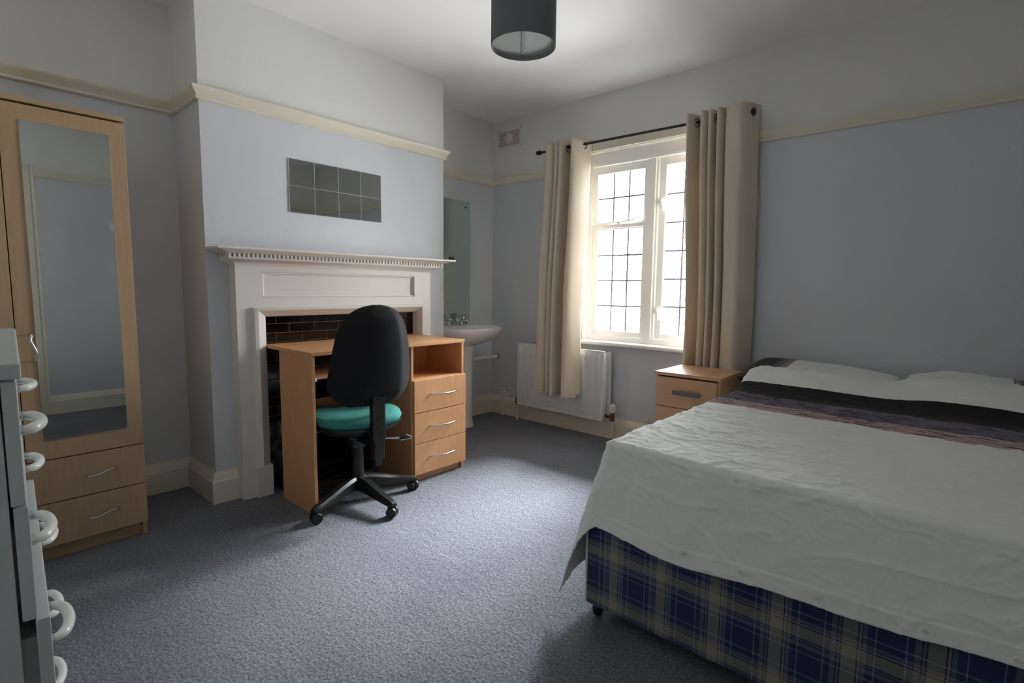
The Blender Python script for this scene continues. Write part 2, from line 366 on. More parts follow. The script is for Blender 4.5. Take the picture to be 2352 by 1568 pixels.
# ------------------------------------------------------------------ fireplace
fp = empty('fireplace', (BX, -1.665, 0)); tag(fp, 'white fireplace surround with dentil mantelshelf and dark brown tiled slips', 'fireplace')
fy = -1.665; OY0, OY1, OZ = -2.113, -1.157, .918
def F(x0, x1, y0, y1, z0, z1, bev=.003, m=None): return (m or MB()).box(x0-BX, x1-BX, y0-fy, y1-fy, z0, z1, bev)
F(BX, .455, -2.256, OY0-.055, 0, .965, 0).build('jamb', SURR, fp)
F(BX, .455, OY1+.022, -1.057, 0, .965, 0).build('jamb', SURR, fp)
# frieze with recessed panel
m = F(BX, .455, -2.256, -2.13, .965, 1.185, 0); F(BX, .455, -1.185, -1.057, .965, 1.185, 0, m); F(BX, .455, -2.13, -1.185, .965, 1.013, 0, m); F(BX, .455, -2.13, -1.185, 1.140, 1.185, 0, m); F(BX, .440, -2.14, -1.175, 1.0, 1.15, 0, m=m)
m.build('frieze', SURR, fp)
m = MB(); PR = [(0, 0), (.016, 0), (.016, .004), (.008, .010), (.0, .012)]
for y0, y1, z0, z1 in ((-2.13, -2.12, 1.013, 1.14), (-1.195, -1.185, 1.013, 1.14), (-2.13, -1.185, 1.013, 1.022), (-2.13, -1.185, 1.131, 1.14)):
    F(.438, .450, y0, y1, z0, z1, .003, m)
m.build('frieze_panel_moulding', SURR, fp)
# bolection moulding round the opening: stepped profile mitred at the corners
def bolect(y0, y1, z1, wl=1.35, wr=.42):
    m = MB(); P = [(0.0, .455), (.006, .475), (.018, .480), (.034, .462), (.046, .452), (.055, .440), (.058, .40), (.058, BX)]
    rings = []
    for d, x in P:
        a, b_, c = y0-(.055-d)*wl, y1+(.055-d)*wr, z1+.047-d*.9
        rings.append([(x-BX, a-fy, 0), (x-BX, a-fy, c), (x-BX, b_-fy, c), (x-BX, b_-fy, 0)])
    return m.loft(rings, cap=False, closed=False)
bolect(OY0, OY1, OZ).build('opening_moulding', SURR, fp, 35)
F(BX, .482, OY0-.084, OY0-.004, 0, .16, .003).build('plinth_block', SURR, fp); F(BX, .482, OY1+.003, OY1+.05, 0, .16, .003).build('plinth_block', SURR, fp)
# cornice, dentils, shelf
def cor(prof, name):
    rings = []
    for d, z in prof:
        rings.append([(0, -2.256-d-fy, z), (.455+d-BX, -2.256-d-fy, z), (.455+d-BX, -1.057+d-fy, z), (0, -1.057+d-fy, z)])
    return MB().loft(rings).build(name, SURR, fp, 35)
cor([(.002, 1.168), (.004, 1.172), (.008, 1.180), (.018, 1.186), (.034, 1.192), (.040, 1.199), (.040, 1.203)], 'bed_moulding')
def shelfbox(d0, z0, d1, z1, name, yy0=-2.30, yy1=-.985):
    return MB().loft([[(0, yy0-d0-fy, z0), (.50+d0-BX, yy0-d0-fy, z0), (.50+d0-BX, yy1+d0-fy, z0), (0, yy1+d0-fy, z0)], [(0, yy0-d1-fy, z1), (.50+d1-BX, yy0-d1-fy, z1), (.50+d1-BX, yy1+d1-fy, z1), (0, yy1+d1-fy, z1)]])
m = shelfbox(.0, 1.203, .0, 1.207, ''); m.build('dentil_fillet', SURR, fp)
shelfbox(-.012, 1.207, -.012, 1.225, '').build('dentil_backing', SURR, fp)
m = MB()
yy = -2.298
while yy < -.99:
    m.box(.48-BX, .502-BX, yy-fy, yy+.0115-fy, 1.206, 1.224); yy += .0212
for yy in (-2.302, -.994):
    xx = .39
    while xx < .49: m.box(xx-BX, xx+.0115-BX, yy-fy-.0, yy+.012-fy, 1.206, 1.224); xx += .0212
tag(m.build('dentil', SURR, fp), kind='stuff')
s1 = shelfbox(.0, 1.224, .045, 1.240, ''); s1.build('cyma_moulding', SURR, fp)
MB().box(0, .555-BX, -2.362-fy, -.922-fy, 1.239, 1.251, .004).build('mantel_shelf', SURR, fp)
# tiled slips
ts = F(BX, .3968, OY0-.01, OY1+.01, FZ, OZ+.03, 0); F(BX, .3968, OY0-.01, FY0, 0, FZ, 0, ts); F(BX, .3968, FY1, OY1+.01, 0, FZ, 0, ts)
ts = ts.build('tile_bed', GROUT, fp)
tw, th, g = .1435, .0487, .0030
me_cache = {}
row = 0; z = .874+th
while z > -.01:
    z0, z1 = z-th+g, z; off = -2.043 if row % 2 == 0 else -1.971
    y = off-tw*2
    while y < OY1:
        a, c = max(y+g/2, OY0-.005), min(y+tw-g/2, OY1+.005)
        zz0, zz1 = max(z0, .0), min(z1, OZ+.02)
        def place(a, c, zz0, zz1):
            if c-a < .012 or zz1-zz0 < .008: return
            key = (round(c-a, 4), round(zz1-zz0, 4))
            if key not in me_cache:
                q = MB().box(0, .009, 0, c-a, 0, zz1-zz0, .0018, 1); o = q.build('tile', TILE, ts); me_cache[key] = o.data
            else: o = bpy.data.objects.new('tile', me_cache[key]); COL.objects.link(o); o.parent = ts
            o.location = (.390-BX, a-fy, zz0); o.rotation_euler = ((0), (random.random()-.5)*.012, (random.random()-.5)*.012)
        if zz0 < FZ-.01 and c > FY0+.01 and a < FY1-.01:
            if a < FY0-.01: place(a, FY0, zz0, zz1)
            if c > FY1+.01: place(FY1, c, zz0, zz1)
        else: place(a, c, zz0, zz1)
        y += tw
    z -= th; row += 1
m = MB(); m.box(.085-BX, .09-BX, FY0-fy, FY1-fy, 0, FZ).box(.09-BX, .388-BX, FY0-fy, FY0+.006-fy, 0, FZ).box(.09-BX, .388-BX, FY1-.006-fy, FY1-fy, 0, FZ).box(.09-BX, .388-BX, FY0-fy, FY1-fy, FZ-.006, FZ).box(.09-BX, .388-BX, FY0-fy, FY1-fy, .0, .01)
m.build('firebox_lining', SOOT, fp)
F(.400, .52, -2.07, -1.56, 0, .055, .004).build('hearth', TILE, fp)

# ------------------------------------------------------------------ desk
DX, DYL, DYR = .886, -2.111, -1.160
dk = empty('desk', (DX, (DYL+DYR)/2, 0)); tag(dk, 'beech laminate desk with open niche and three drawers in front of the fireplace', 'desk')
do = Vector(dk.location)
def K(x0, x1, y0, y1, z0, z1, bev=.0015, m=None): return (m or MB()).box(x0-do.x, x1-do.x, y0-do.y, y1-do.y, z0-do.z, z1-do.z, bev)
K(.404, .892, DYL, DYR, .755, .772).build('desktop', BEECH_H, dk)
K(.562, .886, -2.106, -2.090, 0, .755).build('side_panel', BEECH, dk)
K(.562, .884, -1.545, -1.529, 0, .755).build('inner_panel', BEECH, dk)
K(.562, .884, -1.178, -1.162, 0, .755).build('side_panel', BEECH, dk)
K(.562, .578, -2.090, -1.545, .30, .485).build('modesty_panel', BEECH, dk)
K(.575, .880, -1.529, -1.178, .558, .574).build('niche_shelf', BEECH_H, dk)
K(.562, .572, -1.529, -1.178, .05, .755).build('back_panel', BEECH, dk)
K(.850, .868, -1.529, -1.178, 0, .045).build('plinth', BEECH, dk)
t = K(.60, .86, -2.070, -1.565, .640, .655); t = t.build('keyboard_tray', BEECH_H, dk)
K(.60, .866, -2.088, -2.070, .632, .650, .002).build('tray_runner', RAD, dk); K(.60, .866, -1.565, -1.547, .632, .650, .002).build('tray_runner', RAD, dk)
for z0, z1 in ((.392, .570), (.221, .388), (.045, .218)):
    d = K(.884, .902, -1.538, -1.160, z0, z1).build('drawer', BEECH, dk)
    K(.60, .884, -1.52, -1.185, z0+.015, z1-.03, 0).build('drawer_box', BEECH, d)
    zc = (z0+z1)/2+.003; P = [(.902, -1.432), (.916, -1.428), (.930, -1.39), (.9365, -1.337), (.930, -1.285), (.916, -1.246), (.902, -1.242)]
    MB().tube([(p.x-do.x, p.y-do.y, zc) for p in [Vector((a, c_, 0)) for a, c_ in P]], .0045, 8).build('handle', CHROME, d, 60)

# ------------------------------------------------------------------ office chair
ch = empty('office_chair', (.865, -1.866, 0), math.radians(84)); tag(ch, 'black office chair with teal seat pushed under the beech desk', 'chair')
def sup(a, b_, n, z, cx=0, cy=0, p=2.6):
    out = []
    for i in range(n):
        t = 2*PI*i/n; c, s_ = math.cos(t), math.sin(t)
        out.append((cx+a*abs(c)**(2/p)*(1 if c >= 0 else -1), cy+b_*abs(s_)**(2/p)*(1 if s_ >= 0 else -1), z))
    return out
def seatz(x, y): return .018*(x/.21)**2+(-.02*((y-.1)/.2)**2 if y > .1 else 0)+(.012*((-.12-y)/.1) if y < -.12 else 0)
def ring(a, b_, z, bend=1): return [(x, y, z+seatz(x, y)*bend) for x, y, _ in sup(a, b_, 48, z, 0, .04, 3)]
MB().loft([ring(.185, .19, .398), ring(.205, .212, .402), ring(.212, .222, .425), ring(.205, .214, .445), ring(.17, .18, .455), ring(.10, .11, .456), ring(.02, .02, .455)]).build('seat', GREEN, ch, 60)
MB().loft([ring(.12, .12, .355, .3), ring(.19, .195, .372, .7), ring(.213, .222, .395), ring(.214, .223, .402), ring(.19, .20, .403)]).build('seat_shell', BLACKPL, ch, 60)
# backrest: outline in the local XZ plane, rows stacked upward
def backw(t):   # half-width against height fraction
    if t < .25: return .214*(1-.42*((.25-t)/.25)**2.6)
    u = (t-.25)/.75; return .214*(1-.27*u**1.3)*max(.02, 1-u**7)**.5
def backrest(y_in, y_out, sc, name, mt, puff, edge):
    m = MB(); n = 30; rows = 48; rings = []
    for r in range(rows+1):
        t = .5-.5*math.cos(PI*r/rows); hw = backw(t)*sc; z = .515+t*.475; zs = .755+(z-.755)*sc
        lean = -.03*t-.02*math.sin(t*PI); rr = []
        en = min(1, math.sin(PI*min(max(t, .0), 1))**.5*1.3+.15)
        for i in range(n+1):
            u = -1+2*i/n; x = u*hw; cur = .055*(x/.2)**2
            e = 1-max(0, abs(u)-.46)/.54*.97
            rr.append((x+.020, y_out+lean+cur-puff*e*en, zs))
        for i in range(n, -1, -1):
            u = -1+2*i/n; x = u*hw; cur = .055*(x/.2)**2
            rr.append((x+.020, y_in+lean+cur, zs))
        rings.append(rr)
    return m.loft(rings).build(name, mt, ch, 70)
backrest(-.150, -.155, .985, 'back_cushion', GREEN, -.0, 0)
backrest(-.148, -.152, 1.0, 'back_shell', BLACKFAB, .074, 0)
def bm2(): return MB()
m = MB(); yy = -.235
for i in range(33):
    z = .36+i*.0075; m.box(-.034, .034, -.2315, -.198, z, z+.0045, .0015, 1)
m.box(-.030, .030, -.229, -.200, .355, .61)
m.build('spine_bellows', BLACKPL, ch)
MB().box(-.028, .028, -.232, -.192, .27, .37, .006).box(-.018, .018, -.222, -.200, .235, .275, .004).build('spine_bracket', BLACKPL, ch)
MB().box(-.03, .03, -.205, -.03, .325, .345, .004).box(-.07, .07, -.07, .10, .335, .365, .01).box(-.045, .045, -.045, .045, .285, .345, .008).build('tilt_mechanism', BLACKPL, ch)
m = MB(); m.tube([(.03, -.10, .335), (.12, -.13, .328), (.19, -.15, .318)], .005, 8).box(.15, .215, -.165, -.135, .316, .322, .003, mx=None); m.build('lever', CHROME, ch, 40)
MB().tube([(.155, -.15, .322), (.185, -.152, .33), (.215, -.156, .318)], [.007, .012, .008], 8, flat=1).build('lever_paddle', BLACKPL, ch, 40)
MB().lathe([(.014, .28), (.014, .36), (.012, .36)], n=20).build('gas_strut', BLACKPL, ch, 40)
MB().lathe([(.034, .12), (.036, .135), (.030, .15), (.029, .27), (.033, .275), (.033, .285), (.025, .288), (.024, .32)], n=28).build('column_cover', BLACKPL, ch, 40)
MB().lathe([(.045, .085), (.048, .095), (.046, .122), (.036, .132)], n=28).build('hub', BLACKPL, ch, 40)
for k_ in range(5):
    # castors sit at world angles 0, 72, ... degrees; local angle = world - 84
    a = math.radians(72*k_-84); ca, sa = math.cos(a), math.sin(a)
    rx = Matrix.Rotation(a, 4, 'Z')
    prof = [(.03, .134, .026, .070), (.08, .128, .028, .072), (.14, .114, .026, .066), (.20, .097, .023, .060), (.26, .084, .021, .056), (.290, .080, .021, .055), (.305, .072, .016, .057)]
    rings = []
    for r, zt, hw, zb in prof:
        rings.append([rx @ Vector(p) for p in ((r, -hw, zb), (r, -hw, zt-.012), (r, -hw*.55, zt), (r, hw*.55, zt), (r, hw, zt-.012), (r, hw, zb))])
    leg = MB().loft(rings).build('base_leg', BLACKPL, ch, 40)
    ca_ = (.287*ca, .287*sa, 0); rot = Matrix.Translation(ca_) @ Matrix.Rotation(a+.6+k_*1.3, 4, 'Z')
    m = MB()
    for sgn in (-1, 1):
        q = bmesh.new(); mm = MB(); mm.bm.free(); mm.bm = q
        mm.lathe([(.012, -.009), (.022, -.010), (.0255, -.005), (.0255, .005), (.022, .010), (.012, .009)], (0, sgn*.014, .0262), n=22, axis='y')
        for v in q.verts: v.co = rot @ v.co
        me = bpy.data.meshes.new('t'); q.to_mesh(me); q.free(); m.bm.from_mesh(me); bpy.data.meshes.remove(me)
    m.build('castor_wheel', BLACKPL, leg, 40)
    m = MB(); m.box(-.020, .020, -.006, .006, .03, .052, .002, mx=rot).tube([rot @ Vector((.004, 0, .045)), rot @ Vector((.004, 0, .066))], .012, 10); m.build('castor_fork', BLACKPL, leg, 40)

# ------------------------------------------------------------------ wardrobe
WXF, WYR, WH, WW = .530, -2.678, 1.732, .742
wd = empty('wardrobe', (WXF, WYR-WW/2, 0)); tag(wd, 'pale maple wardrobe with a mirrored door and two drawers left of the chimney breast', 'wardrobe'); wo2 = Vector(wd.location)
def Q(x0, x1, y0, y1, z0, z1, bev=.0012, m=None): return (m or MB()).box(x0-wo2.x, x1-wo2.x, y0-wo2.y, y1-wo2.y, z0, z1, bev)
Q(.06, .512, WYR-.018, WYR-.002, 0, 1.712).build('side_panel', MAPLE, wd); Q(.06, .512, WYR-WW, WYR-WW+.016, 0, 1.712).build('side_panel', MAPLE, wd)
Q(.06, .530, WYR-WW-.004, WYR, 1.714, 1.732).build('top_panel', MAPLE_H, wd)
Q(.06, .07, WYR-WW+.016, WYR-.018, .02, 1.714).build('back_panel', MAPLE, wd)
Q(.07, .508, WYR-WW+.016, WYR-.018, .395, .411).build('bottom_shelf', MAPLE_H, wd)
Q(.485, .500, WYR-WW+.016, WYR-.018, 0, .060).build('plinth', MAPLE_D, wd)
YS = -3.047
d1 = Q(.512, .530, YS+.0015, WYR-.001, .404, 1.706).build('door', MAPLE, wd)
mm = Q(-.0015, .0015, -2.993, -2.733, .480, 1.651, 0); 
for v in mm.bm.verts: v.co.x += .0
mm = MB().box(-.0018, .0018, -.130, .130, -.5855, .5855).build('mirror', MIRROR, d1); mm.location = (WXF+.0022-wo2.x, -2.863-wo2.y, 1.0655); mm.rotation_euler = (0, math.radians(-.12), 0)
m = MB(); zc = .833; m.tube([(.530-wo2.x, -3.004-wo2.y, .884), (.548-wo2.x, -3.006-wo2.y, .883), (.553-wo2.x, -3.010-wo2.y, .862), (.553-wo2.x, -3.002-wo2.y, .84), (.553-wo2.x, -2.994-wo2.y, .815), (.550-wo2.x, -3.0-wo2.y, .788), (.530-wo2.x, -3.003-wo2.y, .786)], .0042, 8)
m.build('handle', CHROME, d1, 60)
d2 = Q(.512, .530, WYR-WW+.001, YS-.0015, .404, 1.706).build('door', MAPLE, wd)
m = MB(); m.tube([(.530-wo2.x, -3.09-wo2.y, .884), (.548-wo2.x, -3.088-wo2.y, .883), (.553-wo2.x, -3.084-wo2.y, .862), (.553-wo2.x, -3.092-wo2.y, .84), (.553-wo2.x, -3.1-wo2.y, .815), (.550-wo2.x, -3.094-wo2.y, .788), (.530-wo2.x, -3.091-wo2.y, .786)], .0042, 8).build('handle', CHROME, d2, 60)
for z0, z1 in ((.2335, .400), (.061, .230)):
    for (ya, yb) in ((WYR-WW+.001, WYR-.001),):
        d = Q(.512, .530, ya, yb, z0, z1).build('drawer', MAPLE_H if 0 else MAPLE, wd); zc = (z0+z1)/2-.004
        yc = -2.828
        for yc in (-2.828, -3.27):
            MB().tube([(p[0]-wo2.x, yc+p[1]-wo2.y, zc+p[2]) for p in ((.530, -.048, 0), (.548, -.046, .0), (.552, -.03, -.003), (.552, -.008, 0), (.552, .012, .010), (.552, .035, .013), (.548, .048, .010), (.530, .050, .010))], .004, 8).build('handle', CHROME, d, 60)
Q(.06, .508, WYR-.018, WYR+.0, 0, .01).bm.free()

# ------------------------------------------------------------------ white chest of drawers in the foreground
cw = empty('white_chest_of_drawers', (2.101, -3.1825, 0), math.radians(175.3)); tag(cw, 'tall white melamine chest of five drawers with bow handles at the left edge', 'chest of drawers')
CWW = .78
MB().box(-.006, CWW+.006, -.006, .40, .937, .960, .003).build('top_panel', WHITEPL, cw)
MB().box(0, .016, .019, .398, 0, .937, .001).build('side_panel', WHITEPL, cw); MB().box(CWW-.016, CWW, .019, .398, 0, .937, .001).build('side_panel', WHITEPL, cw)
MB().box(.016, CWW-.016, .388, .396, .02, .937).build('back_panel', WHITEPL, cw); MB().box(.016, CWW-.016, .03, .045, 0, .04).build('plinth', WHITEPL, cw)
zs_ = [.935, .746, .567, .387, .207, .030]; outs = [0, .002, .016, .016, .012]
for i in range(5):
    d = empty('drawer', (0, -outs[i], 0)); d.parent = cw
    d_ = MB().box(.001, CWW-.001, 0, .017, zs_[i+1]+.0015, zs_[i]-.0015, .002); bpy.data.objects.remove(d); d = d_.build('drawer', WHITEPL, cw); d.location = (0, -outs[i], 0)
    MB().box(.03, CWW-.03, .017, .36, zs_[i+1]+.02, zs_[i]-.04).build('drawer_box', WHITEPL, d)
    zc = (zs_[i]+zs_[i+1])/2
    for xc in (.160, .610):
        P = [(xc+.062*math.cos(a)*(1 if 1 else 0), -.027*math.sin(a)**.8, zc) for a in [PI*j/14 for j in range(15)]]
        rr = [.0088 if 1 < j < 13 else .007 for j in range(15)]
        MB().tube(P, rr, 12).build('handle', WHITEHD, d, 60)
        for s_ in (-1, 1): MB().lathe([(.0085, -.005), (.0085, .0)], (xc+s_*.062, 0, zc), axis='y', n=12).build('handle_ferrule', CHROME, d, 40)

# ------------------------------------------------------------------ bedside cabinet
ns = empty('bedside_cabinet', (1.971, -.33, 0)); tag(ns, 'small beech bedside cabinet with grey bar handle between window curtain and bed', 'bedside cabinet'); no = Vector(ns.location)
def B_(x0, x1, y0, y1, z0, z1, bev=.0015, m=None): return (m or MB()).box(x0-no.x, x1-no.x, y0-no.y, y1-no.y, z0, z1, bev)
B_(1.786, 2.156, -.525, -.165, .599, .617).build('top_panel', BEECH2_H, ns)
B_(1.792, 1.808, -.505, -.165, 0, .599).build('side_panel', BEECH2, ns); B_(2.134, 2.150, -.505, -.165, 0, .599).build('side_panel', BEECH2, ns)
B_(1.808, 2.134, -.172, -.165, .03, .599).build('back_panel', BEECH2, ns)
B_(1.808, 2.134, -.48, -.465, 0, .05).build('plinth', BEECH2, ns)
for z0, z1 in ((.425, .590), (.24, .421), (.052, .236)):
    d = B_(1.795, 2.136, -.520, -.504, z0, z1).build('drawer', BEECH2_H, ns); zc = (z0+z1)/2+.004
    B_(1.82, 2.12, -.50, -.19, z0+.02, z1-.03, 0).build('drawer_box', BEECH2, d)
    B_(1.900, 2.058, -.543, -.535, zc-.011, zc+.011, .003, B_(1.91, 1.925, -.537, -.520, zc-.006, zc+.006, 0, B_(2.033, 2.048, -.537, -.520, zc-.006, zc+.006, 0))).build('handle', GREYMET, d)

# ------------------------------------------------------------------ bed
bed = empty('divan_bed', (2.91, -.96, 0)); tag(bed, 'double divan bed with blue plaid fabric base and small black castors', 'bed'); bo = Vector(bed.location)
BX0, BX1, BYF, BYH = 2.240, 3.585, -1.885, -.035
m = MB(); m.box(BX0-bo.x, BX1-bo.x, BYF-bo.y, BYH-bo.y, .055, .350, .008, 3)
lay = m.bm.loops.layers.uv.verify()
for f in m.bm.faces:
    n = f.normal; f.normal_update()
    for lp in f.loops:
        c = lp.vert.co+bo
        lp[lay].uv = ((c.x-2.376+.156*4+.086*0) if abs(f.normal.y) > .5 else c.y+5, c.z-.120+.156*3) if abs(f.normal.z) < .5 else (c.x, c.y+5)
m.build('divan_base', PLAID, bed)
MB().box(BX0+.062-bo.x, BX1-.02-bo.x, BYF+.062-bo.y, BYH-bo.y, .350, .570, .05, 4).build('mattress', mat('mattress_ticking', (214, 210, 200), .9), bed, 50)
MB().tube([(BX0+.002-bo.x, BYF+.002-bo.y, .06), (BX0+.002-bo.x, BYF+.002-bo.y, .348)], .0045, 8).build('corner_piping', PIPEW, bed)
for x, y in ((BX0+.025, BYF+.045), (BX0+.025, BYH-.08), (BX1-.06, BYF+.045), (BX1-.06, BYH-.08)):
    m = MB(); m.lathe([(.010, -.011), (.022, -.011), (.027, -.005), (.027, .005), (.022, .011), (.010, .011)], (x-bo.x, y-bo.y, .0275), n=22, axis='x').box(x-.003-bo.x, x+.025-bo.x, y-.012-bo.y, y+.012-bo.y, .03, .056)
    m.build('castor', BLACKPL, bed, 40)
# the cover: flat cloth coordinates (s across, t from head towards foot) draped over the mattress
CX0, CX1, CYF, T0 = BX0+.036, BX1-.01, BYF+.034, -.33
TOP = .590; RAD_ = .022
def topz(x, y):
    z = TOP+.006*smoothstep(2.6, 2.3, x)
    p = .088+.030*math.exp(-((x-2.56)/.20)**2)*.6+.040*smoothstep(2.86, 3.06, x)*smoothstep(3.5, 3.15, x)
    z += p*smoothstep(-.70, -.44, y)*smoothstep(2.215, 2.34, x+.02)
    z -= .02*smoothstep(-.42, -.30, y)*smoothstep(3.0, 2.85, x)+.05*smoothstep(-.24, -.17, y)*smoothstep(2.9, 3.05, x)*0
    z += .0045*smoothstep(-1.83, -1.65, y)*noise.noise(Vector((x*2.2, y*2.2, 3)))*smoothstep(-.4, -.8, y)
    return z
def crease(x, y):
    v = Vector((x*1.0, y*1.0, 0)); w_ = noise.noise_vector(v*1.7)*.35
    a = abs(noise.noise(Vector((x*2.6+w_.x*2, y*7.5+w_.y*2.5, 1.3)))); b__ = abs(noise.noise(Vector((x*8+w_.x*3, y*5+w_.y*3, 7.7)))); c = abs(noise.noise(Vector((x*14, y*19, 2.1))+w_*6))
    d_ = abs(noise.noise(Vector((x*22+w_.y*5, y*9, 5.5))))
    return .0035*(1-min(1, a*7))**2+.0042*(1-min(1, b__*8))**2+.0024*(1-min(1, c*6))+.0026*(1-min(1, d_*7))**2
DROPF, DROPL, DROPR = .262, .46, .02
def hem(s):   # front hem drop varies a little along its length
    return DROPF+.010*math.sin(s*5.1+1.0)+.006*math.sin(s*13)+(-.018*smoothstep(2.4, 3.3, s))
def ymap(s, v):   # rows of the cloth: head edge, straight middle, hanging front
    h = hem(max(s, CX0))
    if v < .10: return T0s(s)+(-.55-T0s(s))*v/.10
    if v < .84: return -.55+(CYF+RAD_+.55)*(v-.10)/.74
    return CYF+RAD_+(-RAD_-h)*(v-.84)/.16
NS, NT = 240, 560
S0, S1 = CX0-DROPL, CX1+DROPR
def T0s(s): return T0+.16*smoothstep(2.70, 3.05, s)*smoothstep(3.30, 3.16, s)
def cover(u, v):
    s = S0+(S1-S0)*u; ds = max(0, CX0+RAD_-s); 
    y = ymap(s, v); dt = max(0, (CYF+RAD_)-y)
    x_, y_ = max(s, CX0+RAD_), max(y, CYF+RAD_)
    d = math.hypot(ds, dt); zt = topz(x_, y_)
    L_ = RAD_*PI/2
    if d <= 1e-6: ox = oy = 0; z = zt; nrm = Vector((0, 0, 1))
    else:
        cx, cy = ds/d, dt/d; phi = math.atan2(dt, ds)
        if d < L_: a = d/RAD_; o = RAD_*math.sin(a); z = zt-RAD_*(1-math.cos(a)); nrm = Vector((-cx*math.sin(a), -cy*math.sin(a), math.cos(a)))
        else:
            q = d-L_; o = RAD_+.22*q+.06*q*math.sin(2*phi)**2; z = zt-RAD_-q*.972; nrm = Vector((-cx, -cy, 0))
            o += .006*min(1, q*8)*(.6+noise.noise(Vector((s*3.2, y*3.2, 5))))
        ox, oy = -cx*o, -cy*o
    p = Vector((x_+ox, y_+oy, z))
    k_ = crease(s, y)*(1 if dt < .05 else .7)+(.0022 if v > .975 else 0)
    tb = -y   # ruched bands between the black stripe and the plain field
    if .72 < tb < 1.03:
        ph = (tb-.72)/.034+.35*noise.noise(Vector((s*7, 0, tb*6)))+.12*noise.noise(Vector((s*26, 3, tb*20))); fr = ph-math.floor(ph); k_ = (.006*(fr**1.2))*(.8+.5*noise.noise(Vector((s*12, tb*30, 9))))+.002*noise.noise(Vector((s*60, tb*60, 0)))
    elif .58 < tb <= .72: k_ *= .35
    return p+nrm*k_-bo
bands = [(0, (236, 238, 232)), (.578, (17, 17, 20)), (.705, (112, 106, 120)), (.905, (184, 160, 160)), (1.028, (236, 238, 232))]
# UV.y is metres from the head wall, scaled by 1/2.2 to stay inside the ramp
COVERM = cloth_mat('bed_cover_cloth', [(p/2.2, c) for p, c in bands])
def cov_uv(u, v):
    s = S0+(S1-S0)*u; return (s, -ymap(s, v)/2.2)
cv = MB().grid(NS, NT, cover, cov_uv).build('bed_cover', COVERM, None, 180, recalc=False)
for v in cv.data.vertices: v.co = v.co+bo
cvn = cv.data; cvn.flip_normals() if cvn.polygons[100].normal.z < 0 else None
tag(cv, 'white duvet cover with black and ruched mauve stripes spread over the bed', 'bed cover')
sol = cv.modifiers.new('thick', 'SOLIDIFY'); sol.thickness = .004; sol.offset = -1
TUCKSHADE = mat('dark_pleat_shade', (38, 32, 38), .9)
for k_ in range(9):   # thin dark tubes added as the shade lines under the ruched tucks
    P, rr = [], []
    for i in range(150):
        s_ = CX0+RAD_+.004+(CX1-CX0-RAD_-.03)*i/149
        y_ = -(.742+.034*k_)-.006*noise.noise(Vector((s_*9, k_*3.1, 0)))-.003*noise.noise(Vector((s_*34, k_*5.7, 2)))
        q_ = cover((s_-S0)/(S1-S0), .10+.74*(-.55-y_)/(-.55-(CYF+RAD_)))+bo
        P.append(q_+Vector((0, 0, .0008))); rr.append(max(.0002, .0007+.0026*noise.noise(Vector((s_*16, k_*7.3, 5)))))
    MB().tube(P, rr, 6).build('pleat_shade_line', TUCKSHADE, cv, 60)
for x, z in ((2.575, .342), (2.728, .346), (2.9, .350), (3.10, .360), (3.24, .366)):
    MB().lathe([(.001, -.0035), (.006, -.003), (.0075, 0), (.006, .001)], (x, -1.918, z+.014), n=14, axis='y').build('button', WHITEHD, cv, 40)

def pillow(name, cx, cy, cz, hx, hy, hz, tilt, mt, label, flip=1, grp=None, roll=0):
    m = MB(); n = 44
    def f(sgn):
        def g(u, v):
            a, c = 2*u-1, 2*v-1
            e = max(0, (1-abs(a)**2.6))**.5*max(0, (1-abs(c)**2.6))**.5
            pin = 1-.05*(abs(c)**2)*(abs(a)**6)
            x, y = a*hx*pin, c*hy*(1-.06*(abs(a)**2)*(1-abs(c)))
            z = sgn*hz*e**.8+.006*noise.noise(Vector((x*6, y*6, sgn*4)))*e
            return Vector((x, y, z))
        return g
    uvf = lambda u, v: (v, (u if flip > 0 else 1-u))
    m.grid(n, n, f(1), uvf); m.grid(n, n, f(-1), uvf); bmesh.ops.remove_doubles(m.bm, verts=m.bm.verts, dist=.0008)
    o = m.build(name, mt, None, 180); o.location = (cx, cy, cz); o.rotation_euler = (tilt, roll, 0)
    tag(o, label, 'pillow', grp); return o
PILM = cloth_mat('pillowcase_cloth', [(0, (17, 17, 20)), (.20, (92, 88, 100)), (.255, (150, 130, 134)), (.30, (236, 238, 232))])
pillow('pillow', 2.550, -.285, .640, .332, .235, .050, math.radians(7), PILM, 'pillow with black striped left end, nearer the bedside cabinet', 1, None, .055)
pillow('pillow', 3.160, -.270, .640, .270, .225, .056, math.radians(7), PILM, 'pillow with dark striped right end, at the far right under the cover', -1)

# ------------------------------------------------------------------ radiator and pipes
rd = empty('radiator', (.80, -.085, .145)); tag(rd, 'white double panel radiator on the wall below the window', 'radiator'); ro = Vector(rd.location)
def radpanel(x0, x1, z0, z1, y, name):
    nx = 240; zz = [0, .02, .05, .07, .9, .93, .95, .98, 1]
    nr = round((x1-x0-.03)/.0405)
    def f(u, v):
        i = round(v*(len(zz)-1)); t = zz[i]; x = x0+(x1-x0)*u; z = z0+(z1-z0)*t
        ph = (x-x0-.015)/.0405; r = 0
        if 0 <= ph <= nr:
            fr = ph-math.floor(ph); r = smoothstep(.12, .32, fr)*(1-smoothstep(.68, .88, fr))
        mk = 1 if .06 < t < .94 else (.0 if (t < .04 or t > .96) else .25)
        return Vector((x, y-.012*r*mk, z))-ro
    m = MB().grid(nx, len(zz), f); o = m.build(name, RAD, rd, 50, recalc=False); s_ = o.modifiers.new('t', 'SOLIDIFY'); s_.thickness = .010; s_.offset = 0
    return o
radpanel(.405, 1.205, .147, .638, -.120, 'front_panel'); radpanel(.415, 1.215, .155, .630, -.050, 'rear_panel')
m = MB()
